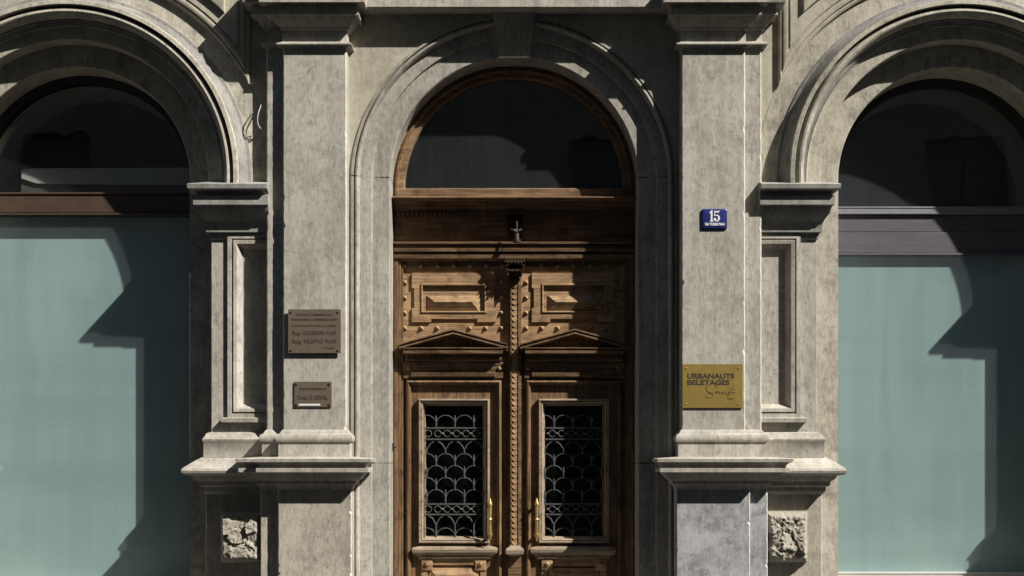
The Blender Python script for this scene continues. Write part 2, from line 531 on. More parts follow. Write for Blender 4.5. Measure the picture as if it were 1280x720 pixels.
# --- door surround
b = B()
prof = [(1.25, .01), (1.235, -.003), (1.232, -.014), (1.216, -.016), (1.212, .004), (1.207, .004), (1.204, -.008), (1.196, -.018), (1.186, -.019), (1.177, -.010), (1.172, .008), (1.170, .034),
        (1.09, .036), (1.083, .038), (1.078, .058), (.952, .058), (.944, .066), (.944, .32)]
b.arch(0, DZ, prof, G0, 96)
ring = b.done("door_surround", 'ring', bld)
b = B()
kz0, kz1 = DZ + .935, zb + .004
def wedge(w0, w1, z0, z1, ya, yb_):
    f = [b.v(-w0, ya, z0), b.v(w0, ya, z0), b.v(w1, yb_, z1), b.v(-w1, yb_, z1)]
    k = [b.v(v.co.x, .3, v.co.z) for v in f]
    b.bm.faces.new(f); b.bm.faces.new(k[::-1])
    for q in range(4):
        b.quad(f[q], k[q], k[(q + 1) % 4], f[(q + 1) % 4])
wedge(.115, .165, kz0, kz1, .036, -.05)
wedge(.150, .232, kz0 + .03, kz1 - .002, .05, -.012)
b.done("keystone", 'ring', ring, smooth=0)
b = B()
b.box(-.9, .9, .10, .6, G0, G0 + .12)
b.done("doorstep", 'pedestal', bld, bevel=.01)

# --- pilasters, piers and their mouldings
PX0, PX1, PYF = 1.250, 1.726, -.145          # pilaster shaft
BX1, BYF = 1.86, -.085                      # backing strip beside it
JX1, JYF = 2.296, .012                     # pier
OX1, OYF = 2.49, .135                        # inner jamb order
def zs(rows, yf, ff=1.0): return [(o, Z(r, yf - o * ff)) for o, r in rows]
CAP = [(-.004, 60), (.010, 58.5), (.014, 56.5), (.036, 55.6), (.040, 55.2), (.040, 53.4), (.010, 52.6), (.004, 51), (.004, 37), (.018, 36), (.018, 34.5), (.03, 31), (.055, 26), (.072, 21), (.078, 19.2), (.102, 18.6), (.102, 15.6),
       (.092, 15), (.088, 9), (.096, 5), (.112, 3.6), (.148, 3), (.150, 2.4), (.150, -11), (.165, -12), (.165, -22), (.0, -26)]
BASE = [(.028, 572.5), (.028, 553), (.040, 552), (.047, 549.5), (.046, 546), (.036, 543), (.018, 541.8), (.014, 540), (.0, 537)]
PEDC = [(.0, 612), (.012, 607), (.03, 605), (.035, 601), (.06, 599), (.085, 594), (.10, 591), (.135, 590.2), (.137, 585.3), (.112, 584.6), (.118, 581), (.138, 578.2), (.155, 577.5), (.158, 573.6), (.15, 572.8), (.0, 571)]
IMP = [(.0, 300), (.012, 298), (.014, 291), (.03, 290), (.032, 286), (.034, 279), (.05, 273), (.078, 265), (.086, 257), (.102, 255.6), (.104, 244.2), (.080, 243.2), (.094, 239), (.125, 236), (.135, 235.2), (.138, 229.8), (.13, 229), (.0, 227)]
JPED = [(.0, 618), (.02, 614), (.022, 609), (.045, 607), (.05, 602), (.075, 599), (.09, 594.5), (.128, 593.5), (.142, 591.5), (.146, 588.5), (.140, 585.5), (.05, 574.2), (.035, 573), (.02, 571), (.02, 566.5), (.0, 566)]

def rock(x0, x1, z0, z1, yb, proud, seed):
    b = B()
    nx, nz = 40, 48
    def h(u, w):
        p = Vector((u * 2.6 + seed, w * 3.4 + .5 * u, seed * 2.7))
        p += Vector((mnoise.noise(p * 2), mnoise.noise(p * 2 + Vector((7, 3, 1))), 0)) * .18
        d, pt = mnoise.voronoi(p)
        c = pt[0]
        r1 = mnoise.cell(c * 7.3 + Vector((.3, .1, .7))); r2 = mnoise.cell(c * 5.1 + Vector((3.3, 1.1, .7))); r3 = mnoise.cell(c * 9.7 + Vector((.9, 4.1, 2.7)))
        q = p - c
        edge = min(u, 1 - u, w, 1 - w)
        k = min(1, edge * 9) ** 0.6
        f = mnoise.fractal(p * 4.5, .8, 2.1, 5) * .10
        return proud * (0.2 + k * (.70 + .07 * r1 + q.x * r2 * .30 + q.y * r3 * .30 + f * .9))
    g_ = [[b.v(x0 + (x1 - x0) * (i / nx + .012 * mnoise.noise(Vector((i * .4, j * .4, seed)))), yb - h(i / nx, j / nz), z0 + (z1 - z0) * (j / nz + .012 * mnoise.noise(Vector((j * .4, i * .4, seed + 5))))) for i in range(nx + 1)] for j in range(nz + 1)]
    for j in range(nz):
        for i in range(nx):
            b.quad(g_[j][i], g_[j][i + 1], g_[j + 1][i + 1], g_[j + 1][i])
    rim = [g_[0][i] for i in range(nx + 1)] + [g_[j][nx] for j in range(1, nz + 1)] + [g_[nz][i] for i in range(nx - 1, -1, -1)] + [g_[j][0] for j in range(nz - 1, 0, -1)]
    back = [b.v(v.co.x, yb + .03, v.co.z) for v in rim]
    n = len(rim)
    for i in range(n):
        b.quad(rim[i], rim[(i + 1) % n], back[(i + 1) % n], back[i])
    return b

ped_top = Z(572, -.2)
for s in (-1, 1):
    for which in ('near', 'far'):
        fn = mirrors[which](s)
        if s == 1 and which == 'far':
            fn = lambda x: 2 * WX + .10 - x
        fine = which == 'near'
        # pilaster
        b = B(); b.ragged(PX0, PX1, PYF, .02, Z(560, -.2), Z(57, -.2), step=.03 if fine else .4)
        pil = b.mapx(fn).done("pilaster", 'pilaster', bld, smooth=0, second='worn')
        b = B(); b.ragged(PX1 - .02, BX1, BYF, .02, Z(560, -.14), Z(57, -.14), step=.03 if fine else .4)
        b.mapx(fn).done("backing_strip", 'pilaster', pil, smooth=0, second='worn')
        b = B()
        b.umould(PX0, PX1, PYF, .02, zs(CAP, PYF))
        b.umould(PX1 - .03, BX1, BYF, .021, zs(CAP, BYF), 0, 1)
        zt = Z(-24, -.2)
        b.box(PX0 + .0, PX1, PYF - .012, .019, zt, 5.80)
        b.box(PX1 - .03, BX1, BYF - .012, .018, zt, 5.79)
        b.mapx(fn).done("capital", 'mould', pil)
        b = B()
        b.umould(PX0, PX1, PYF, .02, zs(BASE, PYF))
        b.umould(PX1 - .03, BX1, BYF, .021, zs(BASE, BYF), 0, 1)
        b.mapx(fn).done("base", 'mould', pil)
        b = B()
        QX0, QX1, QYF, RX1, RYF = 1.208, 1.758, -.175, 1.90, -.115
        b.ragged(QX0, QX1, QYF, .02, G0, Z(606, -.2), .007, .02, .02 if fine else .4, .08)
        b.ragged(QX1 - .02, RX1, RYF, .02, G0, Z(606, -.14), .007, .02, .02 if fine else .4, .08)
        pedm = 'patched' if (s == 1 and which == 'near') else 'pedestal'
        ped = b.mapx(fn).done("pedestal", pedm, pil, smooth=0, second='worn')
        b = B()
        b.umould(QX0, QX1, QYF, .02, zs(PEDC, QYF))
        b.umould(QX1 - .03, RX1, RYF, .021, zs(PEDC, RYF), 0, 1)
        b.mapx(fn).done("pedestal_cornice", 'mould', pil)

        # pier between pilaster and window
        fx0, fx1 = 2.06, 2.168                     # panel field edge and outer frame edge
        pz0, pz1 = Z(522, -.05), Z(292, -.05)
        b = B()
        b.box(BX1 - .03, JX1 - .01, JYF + .03, .138, Z(560, 0), Z(231, 0))
        b.box(fx1 - .08, JX1, JYF, .14, Z(559, 0), Z(232, 0))
        b.box(BX1 - .02, fx1 - .08, JYF, JYF + .045, Z(559, 0), pz0 + .06)
        b.box(BX1 - .02, fx1 - .08, JYF, JYF + .045, pz1 - .06, Z(233, 0))
        pier = b.mapx(fn).done("pier", 'pilaster', bld, smooth=0, bevel=.004)
        yj = .36 if s < 0 else .44
        b = B(); b.box(JX1 - .02, OX1, OYF, yj + .02, G0, WZ - .105)
        b.mapx(fn).done("window_jamb", 'arch', pier, smooth=0)
        b = B()
        y0 = JYF
        pf = [(0, y0 + .002), (0, y0 - .024), (.03, y0 - .026), (.034, y0 - .012), (.04, y0 - .012), (.046, y0 - .03), (.07, y0 - .024), (.075, y0 - .012), (.1, y0 + .024), (.108, y0 + .031)]
        b.rect_mould(BX1 - .25, fx1, pz0, pz1, pf)
        b.umould(BX1 - .02, fx1, y0, y0 + .045, [(.0, pz0 - .036), (.045, pz0 - .034), (.048, pz0 - .004), (.03, pz0 + .002), (.0, pz0 + .004)], 0, 1)
        b.mapx(fn).done("panel_frame", 'mould', pier)
        b = B(); b.umould(BX1 - .02, JX1, JYF, .139, zs(IMP, JYF, 1.42), 0, 1, 1.42)
        b.mapx(fn).done("impost", 'impost', pier)
        b = B()
        b.umould(BX1 - .02, JX1, JYF, .139, zs([(.048, 572), (.048, 553), (.054, 551.5), (.056, 549), (.045, 546), (.036, 544), (.03, 541.5), (.0, 540)], JYF), 0, 1)
        b.mapx(fn).done("pier_base", 'mould', pier)
        b = B()
        DX1, DYF = 2.335, .0
        b.ragged(BX1 - .02, DX1, DYF, .14, G0, Z(610, -.1), .005, .014, .02 if fine else .4, .07)
        b.mapx(fn).done("pier_pedestal", 'pedestal', pier, smooth=0, second='worn')
        b = B(); b.umould(BX1 - .02, DX1, DYF, .139, zs(JPED, DYF, 1.15), 0, 1, 1.15)
        b.mapx(fn).done("pier_cornice", 'mould', pier)
        b = rock(1.903, 2.215, Z(704, -.10), Z(640, -.10), DYF, .115, 3.3 + s * 1.7 + (5 if which == 'far' else 0))
        b.mapx(fn).done("rusticated_block", 'rough', pier, smooth=22)

# --- window arches and spandrels
for s in (-1, 1):
    yj = .36 if s < 0 else .44
    b = B()
    prof = [(1.53, .012), (1.522, -.004), (1.385, -.004), (1.375, -.008), (1.372, -.02), (1.35, -.026), (1.335, -.045), (1.315, -.085), (1.30, -.12), (1.292, -.138), (1.264, -.142), (1.261, -.138), (1.259, -.075), (1.252, -.072),
            (1.248, -.094), (1.240, -.114), (1.228, -.127), (1.214, -.130), (1.200, -.122), (1.190, -.104), (1.185, -.080), (1.181, -.05), (1.168, -.048), (1.165, -.03), (1.156, -.03), (1.152, -.004), (1.148, -.012), (1.14, -.010), (1.136, .0),
            (1.045, .0), (1.04, .006), (1.04, .135), (.876, .135), (.87, .141), (.87, yj + .03)]
    b.arch(s * WX, WZ, prof, WZ - .105, 110)
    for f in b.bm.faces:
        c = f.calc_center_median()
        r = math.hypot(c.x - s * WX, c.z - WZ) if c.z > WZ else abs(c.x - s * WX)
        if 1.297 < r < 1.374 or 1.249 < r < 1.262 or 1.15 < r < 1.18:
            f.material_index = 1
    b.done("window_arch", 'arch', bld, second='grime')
    # raised spandrel panel whose lower edge follows the arch
    b = B()
    def loop(d, y, n=60):
        r = 1.52 + d; xx = 1.36 - d
        t = math.acos(xx / r)
        pts = [(WX - xx, y, 5.76)] + [(WX + r * math.cos(a), y, WZ + r * math.sin(a)) for a in [PI - t - (PI - 2 * t) * i / n for i in range(n + 1)]] + [(WX + xx, y, 5.76)]
        return [(s * x, y, z) for x, y, z in pts]
    rows = [loop(d, y) for d, y in [(0, .004), (0, -.028), (.014, -.036), (.022, -.03), (.028, -.03), (.034, -.044), (.05, -.05), (.066, -.046), (.072, -.036), (.08, -.036), (.084, -.05), (.178, -.05), (.18, -.052), (.182, -.078), (.19, -.08)]]
    b.strips(rows)
    b.ngon(loop(.19, -.08))
    b.done("spandrel_panel", 'wall', bld)

# --- side windows
def disc_pts(cx, cz, r, zb_, n=48):
    return [(cx - r, zb_)] + arcpts(cx, cz, r, PI, 0, n) + [(cx + r, zb_)]
for s in (-1, 1):
    cx = s * WX
    yj = .36 if s < 0 else .44
    win = empty("arched_window", (0, 0, 0), bld)
    r0 = .872
    b = B()
    fw = .055
    pr = [(r0, yj), (r0 - .02, yj), (r0 - .024, yj + .015), (r0 - fw, yj + .02), (r0 - fw, yj + .12)]
    b.arch(cx, WZ, pr, .5, 80)
    b.done("frame", 'black', win)
    # inner reveal seen behind the glass
    b = B()
    b.arch(cx, WZ, [(r0 - fw + .004, yj + .115), (r0 - .065, yj + .12), (r0 - .065, yj + .52)], .5, 80)
    b.done("inner_reveal", 'interior', win)
    ri = r0 - .04
    if s < 0:
        z0, z1 = Z(266, .38), Z(241, .38)
        b = B(); b.box(cx - ri, cx + ri, .365, .49, z0, z1 - .02); b.box(cx - ri, cx + ri, .355, .49, z1 - .016, z1)
        b.box(cx - ri, cx + ri, .350, .49, z0 - .022, z0 - .006)
        b.done("transom_bar", 'brown', win, bevel=.003)
        yg, yfilm = .42, .45
        zfb = .66
        pane_z = z1 - .01
        zft = z0
    else:
        z0, z1 = Z(320, .49), Z(260, .49)
        b = B()
        zm = Z(291, .49); zr = Z(269, .49)
        b.box(cx - ri, cx + ri, .465, .60, zm + .003, zr - .004)
        b.box(cx - ri, cx + ri,   .458, .60, z0 + .02, zm)
        b.box(cx - ri, cx + ri, .448, .60, z0, z0 + .018)
        bar = b.done("transom_bar", 'slate', win, bevel=.003)
        b = B(); b.box(cx - ri, cx + ri, .442, .60, zr, z1); b.box(cx - ri, cx + ri, .438, .60, z1 - .012, z1 + .002)
        b.done("rail", 'rail', bar, bevel=.003)
        yg, yfilm = .48, .50
        zfb = .73
        pane_z = z1 - .01
        zft = z0
    b = B(); b.prism(disc_pts(cx, WZ, r0 - .04, pane_z), yg, yg + .006)
    b.done("lunette_pane", 'glassclean' if s < 0 else 'glass2', win, smooth=0)
    b = B(); b.box(cx - ri, cx + ri, yfilm, yfilm + .012, zfb, zft + .02)
    b.done("frosted_pane", 'teal', win, smooth=0)
    b = B(); b.box(cx - ri, cx + ri, yfilm - .05, yfilm - .044, zfb, zft + .02)
    b.done("front_pane", 'frontglass', win, smooth=0)
    b = B(); b.box(cx - ri, cx + ri, yfilm - .03, yfilm + .04, zfb - .045, zfb - .002)
    b.box(cx - ri, cx + ri, yfilm - .04, yfilm + .04, zfb - .012, zfb)
    b.done("bottom_rail", 'white', win, bevel=.003)
    b = B(); b.box(cx - r0 - .02, cx + r0 + .02, -.02, .66, G0, zfb - .045)
    b.done("sill", 'pedestal', win, bevel=.008)
# pale board lying inside the left lunette and things standing in the rooms
b = B()
yy = .455
b.prism([(XL(27, yy), Z(212, yy)), (XL(40, yy), Z(210.5, yy)), (XL(250, yy), Z(209.5, yy)), (XL(250, yy), Z(231, yy)), (XL(110, yy), Z(230.5, yy)), (XL(45, yy), Z(229, yy)), (XL(27, yy), Z(223, yy))], yy, yy + .012)
tag(b.done("display_board", 'board', None, smooth=0, loc=(XL(140, yy), yy + .03, Z(231, yy))), "pale board with a tapered end lying behind the glass of the left arch window", "board")
b = B(); b.box(XL(27, .48), XL(250, .48), .475, .51, 3.60, Z(226, .48))
tag(b.done("back_panel", 'room', None, smooth=0, loc=(XL(140, .48), .48, 3.60)), "dark grey panel under the pale board inside the left arch window", "panel")

# ================================================================== DOORWAY
# fanlight
fan = empty("fanlight", (0, 0, 0), bld)
b = B()
zb0 = Z(246, .28)
pr = [(.95, .282), (.925, .282), (.922, .268), (.905, .266), (.90, .285), (.897, .29), (.86, .295), (.852, .305), (.848, .36)]
n = 80
cols = []
for r, y in pr:
    cols.append([(r, y, zb0)] + [(r * math.cos(PI * i / n), y, DZ + r * math.sin(PI * i / n)) for i in range(n + 1)] + [(-r, y, zb0)])
b.strips(cols)
b.done("frame", 'woodt', fan)
b = B()
zq = Z(235, .3)
b.umould(-.90, .90, .30, .37, [(.012, zb0 - .02), (.012, zq - .012), (.004, zq - .002), (-.02, zq)], 0, 0)
b.done("bottom_rail", 'woodt', fan)
b = B(); b.prism(disc_pts(0, DZ, .862, zq - .01), .335, .341)
b.done("pane", 'glass', fan, smooth=0)

# door head: cornice with dentils, frieze, ledge
head = empty("door_head", (0, 0, 0), bld)
HX = .938
b = B()
fy = .36
H = [(0, 279), (.008, 278), (.010, 275), (.02, 274), (.02, 264), (.034, 263), (.04, 260.5), (.07, 259), (.075, 256), (.10, 254.5), (.105, 252), (.15, 250.5), (.165, 248.5), (.195, 247.6), (.20, 247.2), (.20, 246), (.06, 245)]
b.umould(-HX, HX, fy, .40, [(o, Z(r, fy - o)) for o, r in H], 0, 0)
b.done("cornice", 'woodx', head)
b = B()
nden = 52
for i in range(nden):
    x = -HX + .02 + (2 * HX - .04) * (i + .5) / nden
    b.box(x - .010, x + .010, fy - .036, fy - .01, Z(272, fy), Z(265.2, fy))
b.done("dentil_band", 'woodx', head, smooth=0)
b = B(); b.box(-HX, HX, fy, .42, Z(306, fy), Z(277, fy))
b.done("frieze", 'woodx', head, smooth=0)
b = B()
H2 = [(-.02, 327), (.02, 325.5), (.034, 323.5), (.05, 322.8), (.054, 318.4), (.02, 317.6), (.02, 315), (.062, 314.2), (.066, 310.2), (.03, 309.4), (.03, 306), (.076, 304.6), (.078, 302.6), (.0, 301.8)]
b.umould(-HX, HX, fy, .42, [(o, Z(r, fy - o)) for o, r in H2], 0, 0)
b.done("ledge", 'woodx', head)
# carved console on the frieze
b = B()
cx_ = XL(643.5, .28)
b.umould(cx_ - .035, cx_ + .035, fy - .005, fy, [(.0, Z(301, .3)), (.02, Z(299, .3)), (.03, Z(293, .3)), (.022, Z(288, .3)), (.03, Z(283, .3)), (.048, Z(277, .3)), (.05, Z(271, .3)), (.04, Z(268, .3)), (.0, Z(267, .3))], .6, .6, 1.1)
for i in range(5):
    t = (i - 2) / 2
    b.tube([(cx_ + t * .036, fy - .02, Z(298, .3)), (cx_ + t * .045, fy - .04, Z(288, .3)), (cx_ + t * .055, fy - .075, Z(276, .3)), (cx_ + t * .058, fy - .07, Z(273, .3))], [.010, .012, .010, .004], 7)
b.done("console", 'darkwood', head)
# small iron finial standing on the ledge
b = B()
fx, fy2 = XL(646, .2), .20
zf = Z(303, .20)
b.tube([(fx, fy2, zf), (fx, fy2, zf + .02), (fx, fy2, zf + .022), (fx, fy2, zf + .075), (fx, fy2, zf + .08), (fx, fy2, zf + .10), (fx, fy2, zf + .165)], [.03, .032, .02, .016, .024, .008, .007], 12)
b.tube([(fx - .045, fy2 - .01, zf + .098), (fx - .02, fy2 - .015, zf + .09), (fx, fy2, zf + .094), (fx + .02, fy2 - .015, zf + .09), (fx + .04, fy2 - .01, zf + .10)], [.006, .009, .01, .009, .006], 8)
b.done("finial", 'darkiron', head)
# outer door frame
for s in (-1, 1):
    b = B()
    for (a, c, yf) in ((.905, .938, .325), (.886, .905, .338), (.868, .886, .35)):
        xa, xc = sorted((s * a, s * c))
        b.box(xa, xc, yf, .42, G0 + .12, Z(325, .34))
    b.done("door_frame", 'wood', bld, smooth=0, bevel=.003)

# ---- door leaf (built at the left, mirrored for the right)
LY = .38
def leaf(s):
    fn = (lambda x: x) if s < 0 else (lambda x: -x)
    X = lambda px, y=LY: XL(px, y)
    root = empty("door_leaf", (0, 0, 0), bld)
    x0, x1 = X(499), X(637)
    gx0, gx1, gz0, gz1 = X(533, .40), X(605, .40), Z(675, .40), Z(505, .40)
    zbot = G0 + .125
    zt = Z(322, LY)
    # stiles and rails around the glass opening
    b = B()
    b.box(x0, gx0 - .012, LY, .42, zbot, zt)
    b.box(gx1 + .012, x1, LY, .42, zbot, zt)
    b.box(gx0 - .012, gx1 + .012, LY, .42, zbot, gz0 - .012)
    b.box(gx0 - .012, gx1 + .012, LY, .42, gz1 + .012, zt)
    b.mapx(fn).done("stile_board", 'wood', root, smooth=0)
    # upper panel: worn board, eared frame, pyramid block
    b = B(); b.box(X(500), X(636), LY - .006, LY + .01, Z(436), Z(324))
    up = b.mapx(fn).done("upper_panel", 'woodp', root, smooth=0)
    ye = LY - .024
    ex = [(515, 341), (620, 341), (620, 360), (617.5, 360), (617.5, 385), (620, 385), (620, 402.5), (597, 402.5), (597, 398.5), (539, 398.5), (539, 402.5), (515, 402.5), (515, 385), (518, 385), (518, 360), (515, 360)]
    hole = [(526, 354.5), (608, 354.5), (608, 391.5), (526, 391.5)]
    b = B()
    P = [(X(a, ye), Z(c, ye)) for a, c in ex]
    Hh = [(X(a, ye), Z(c, ye)) for a, c in hole]
    # outline walls
    n_ = len(P)
    fr = [b.v(x, ye, z) for x, z in P]; bk = [b.v(x, LY, z) for x, z in P]
    for i in range(n_):
        b.quad(fr[i], fr[(i + 1) % n_], bk[(i + 1) % n_], bk[i])
    hf = [b.v(x, ye, z) for x, z in Hh]
    # face ring as four ngons
    b.bm.faces.new([fr[0], fr[1], hf[1], hf[0]])
    b.bm.faces.new([fr[1], fr[2], fr[3], fr[4], fr[5], fr[6], hf[2], hf[1]])
    b.bm.faces.new([fr[6], fr[7], fr[8], fr[9], fr[10], fr[11], hf[3], hf[2]])
    b.bm.faces.new([fr[11], fr[12], fr[13], fr[14], fr[15], fr[0], hf[0], hf[3]])
    xa, xb, za, zc = Hh[0][0], Hh[1][0], Hh[2][1], Hh[0][1]
    b.rect_mould(xa, xb, za, zc, [(0, ye), (0, ye - .005), (.007, ye - .010), (.014, ye - .008), (.016, ye - .002), (.017, LY - .002)], cap=True)
    b.mapx(fn).done("eared_frame", 'woodp', up, smooth=0)
    b = B()
    px0, px1, pz0, pz1 = X(534), X(600), Z(383.5), Z(362)
    yt = LY - .05
    o = [b.v(px0, LY - .012, pz0), b.v(px1, LY - .012, pz0), b.v(px1, LY - .012, pz1), b.v(px0, LY - .012, pz1)]
    ob = [b.v(v.co.x, LY, v.co.z) for v in o]
    zr = (pz0 + pz1) / 2 + .01
    r_ = [b.v(px0 + .062, yt, zr), b.v(px1 - .062, yt, zr)]
    b.bm.faces.new([o[0], o[1], r_[1], r_[0]]); b.bm.faces.new([o[2], o[3], r_[0], r_[1]])
    b.bm.faces.new([o[1], o[2], r_[1]]); b.bm.faces.new([o[3], o[0], r_[0]])
    for i in range(4):
        b.quad(o[i], o[(i + 1) % 4], ob[(i + 1) % 4], ob[i])
    b.mapx(fn).done("pyramid_block", 'woodp', up, smooth=0)
    # studs
    spots = [(506.5 + 20.4 * i, 333) for i in range(7)] + [(506.5, r) for r in (353, 372, 391, 410)] + [(627, r) for r in (353, 372, 391, 410)] + [(527, 410), (547, 410), (587.5, 410), (607.5, 410)]
    b = B()
    yf = LY - .006
    w = .0135
    q = [b.v(-w, 0, -w), b.v(w, 0, -w), b.v(w, 0, w), b.v(-w, 0, w)]
    q2 = [b.v(-w, -.008, -w), b.v(w, -.008, -w), b.v(w, -.008, w), b.v(-w, -.008, w)]
    t = b.v(0, -.027, 0)
    for i in range(4):
        b.quad(q[i], q[(i + 1) % 4], q2[(i + 1) % 4], q2[i]); b.bm.faces.new([q2[i], q2[(i + 1) % 4], t])
    st = b.done("stud", 'woodp', up, smooth=0)
    for i, (a, c) in enumerate(spots):
        k = st
        if i:
            k = st.copy(); C.objects.link(k); k.parent = up
        k.location = (fn(X(a, yf)), yf, Z(c, yf))
    # pediment
    apx, az = X(566.5, .27), Z(411.5, .27)
    lx, rx, ez = X(498.5, .25), X(634.5, .25), Z(430, .27)
    b = B()
    th = .058
    def rake(d0, d1, ya, yb_):
        # one chevron layer, d0 and d1 measured down from the top line
        sl = (az - ez) / (apx - lx)
        for sx, ox in ((1, lx), (-1, rx)):
            poly = [(ox, ez - d0), (apx, az - d0), (apx, az - d1), (ox, ez - d1)]
            if sx < 0: poly = poly[::-1]
            b.prism(poly, ya, yb_)
    rake(.0, .012, .232, LY + .005)
    rake(.0122, .026, .256, LY + .005)
    rake(.0262, .040, .237, LY + .005)
    rake(.0402, .052, .29, LY + .005)
    # tympanum
    b.prism([(lx + .03, ez - .05), (apx, az - .05), (rx - .03, ez - .05)], .335, LY + .004)
    nd_ = 9
    for sx, ox in ((1, lx), (-1, rx)):
        for i in range(2, nd_):
            t_ = i / nd_
            xx = ox + (apx - ox) * t_; zz = ez + (az - ez) * t_ - .053
            b.box(xx - .012, xx + .012, .305, .337, zz - .026, zz)
    ped = b.mapx(fn).done("pediment", 'woodx', root, smooth=0, bevel=.002)
    b = B()
    xa, xb = X(507, .28), X(626, .28)
    PC = [(.03, 453), (.05, 451), (.06, 450), (.06, 443.6), (.10, 443), (.122, 442.4), (.135, 441.6), (.138, 438.4), (.120, 437.7), (.122, 436.7), (.142, 436.2), (.145, 434.5), (.0, 433.6)]
    b.umould(xa, xb, LY - .002, LY + .01, [(o_, Z(r, LY - o_)) for o_, r in PC], .12, .12)
    nn = 30
    for i in range(nn):
        xx = xa + (xb - xa) * (i + .5) / nn
        b.box(xx - .007, xx + .007, LY - .088, LY - .06, Z(448.5, .30), Z(444, .30))
    b.mapx(fn).done("pediment_cornice", 'woodx', ped, smooth=0, bevel=.0015)
    # frieze with rosettes and a reeded strip
    b = B()
    b.umould(X(506), X(628), LY, LY + .01, [(o_, Z(r, LY - o_)) for o_, r in [(.0, 473), (.040, 472.6), (.040, 466), (.036, 465), (.040, 458), (.046, 456), (.046, 453), (.0, 452)]], .15, .15)
    xa, xb = X(514, .33), X(620, .33)
    for i in range(46):
        xx = xa + (xb - xa) * (i + .5) / 46
        b.box(xx - .0042, xx + .0042, LY - .056, LY - .035, Z(470.5, .33), Z(465.5, .33))
    fz = b.mapx(fn).done("frieze", 'woodx', root, smooth=0)
    for a in (511.5, 624.5):
        b = B()
        c = (X(a, .33), LY - .045, Z(460.5, .33))
        b.ball(c, .015, 12, (1, .7, 1))
        for k in range(8):
            an = k * PI / 4
            b.ball((c[0] + .012 * math.cos(an), c[1] + .002, c[2] + .012 * math.sin(an)), .007, 6, (1, .8, 1))
        b.mapx(fn).done("rosette", 'woodp', fz)
    # big architrave frame round the glazed panel
    b = B()
    b.rect_mould(X(508.5), X(627), zbot + .06, Z(472), [(0, LY + .001), (0, LY - .034), (.005, LY - .042), (.016, LY - .046), (.019, LY - .034), (.025, LY - .034), (.029, LY - .024), (.033, LY - .022), (.036, LY + .001)])
    b.mapx(fn).done("panel_moulding", 'wood', root, smooth=0)
    # window frame moulding
    b = B()
    b.rect_mould(X(523.5), X(612), Z(683), Z(496), [(0, LY + .001), (0, LY - .034), (.006, LY - .042), (.014, LY - .042), (.018, LY - .028), (.026, LY - .032), (.034, LY - .024), (.040, LY + .01), (.050, LY + .022), (.054, LY + .058)])
    wf = b.mapx(fn).done("glazing_frame", 'woodl', root, smooth=0)
    b = B(); b.box(gx0 - .03, gx1 + .03, .432, .437, gz0 - .03, gz1 + .03)
    b.mapx(fn).done("pane", 'glassdark', root, smooth=0)
    # wrought iron grille
    b = B()
    yg = .402
    def bar(xa, za, xb, zb_, r): b.tube([(xa, yg, za), (xb, yg, zb_)], r, 6)
    GX = lambda px: XL(px, yg)
    GZ = lambda py: Z(py, yg)
    wl, wr = gx0 - .012, gx1 + .012
    for r in (535, 549, 630, 643):
        b.box(wl, wr, yg - .006, yg + .004, GZ(r) - .006, GZ(r) + .006)
    rad = GX(23.2) - GX(11.8)
    def arc(px, crest, foot=None):
        cz = GZ(crest) - rad
        f = GZ(crest + 14.5) if foot is None else GZ(foot)
        pts = []
        if foot is not None:
            pts.append((GX(px) + rad, yg, f))
        pts += [(x, yg, z) for x, z in arcpts(GX(px), cz, rad, 0 - (.25 if foot is None else 0), PI + (.25 if foot is None else 0), 14)]
        if foot is not None:
            pts.append((GX(px) - rad, yg, f))
        pts = [p for p in pts if wl - .004 < p[0] < wr + .004]
        if len(pts) > 1:
            b.tube(pts, .0038, 6)
    def spear(px, py):
        x, z = GX(px), GZ(py)
        if wl < x < wr:
            b.tube([(x, yg - .004, z - .05), (x, yg - .004, z - .012), (x, yg - .004, z), (x, yg - .004, z + .045)], [.005, .006, .011, .002], 6)
    def wye(px, top, bot):
        x = GX(px)
        if wl < x < wr:
            b.tube([(x, yg, GZ(bot)), (x, yg, GZ(bot - 5))], .006, 6)
            for q_ in (-1, 1):
                b.tube([(x, yg, GZ(bot - 4)), (x + q_ * .028, yg, GZ(top + 3)), (x + q_ * .058, yg, GZ(top))], .005, 6)
    A, Bc = (533.5, 557, 580.5, 604), (545.2, 568.8, 592.4)
    for px in A: arc(px, 519, 534)
    for px in Bc: spear(px, 526)
    for px in A: wye(px, 552, 566)
    rows_ = [(567, A), (582, Bc), (597, A), (612, Bc)]
    for cr, cs in rows_:
        for px in cs: arc(px, cr)
    for cr, cs in rows_:
        ot = Bc if cs is A else A
        for px in ot: spear(px, cr + 8)
    for px in A: b.tube([(GX(px), yg, GZ(629)), (GX(px), yg, GZ(612))], .005, 6) if wl < GX(px) < wr else None
    for px in Bc: wye(px, 645, 660)
    for px in A: arc(px, 660)
    for px in Bc: arc(px, 660 + 14) if False else None
    for px in Bc: spear(px, 666)
    for px in A: b.tube([(GX(px), yg, GZ(676)), (GX(px), yg, GZ(672))], .005, 6) if wl < GX(px) < wr else None
    for rc in (542, 636.5):
        px = 533.5 + 2
        while px < 604:
            b.tube([(GX(px) + .026 * math.cos(a), yg, GZ(rc) + .026 * math.sin(a)) for a in [k * 2 * PI / 12 for k in range(12)]], .004, 5, closed=True)
            if 536 < px < 602:
                b.ball((GX(px + 5.9), yg - .004, GZ(rc)), .010, 6)
            px += 11.8
    b.mapx(fn).done("grille", 'iron', root)
    # sill under the glass with a dentil strip
    b = B()
    SC = [(0, 699), (.02, 698), (.022, 694.5), (.05, 693), (.06, 690.5), (.064, 687), (.056, 684.5), (.02, 683), (.0, 682)]
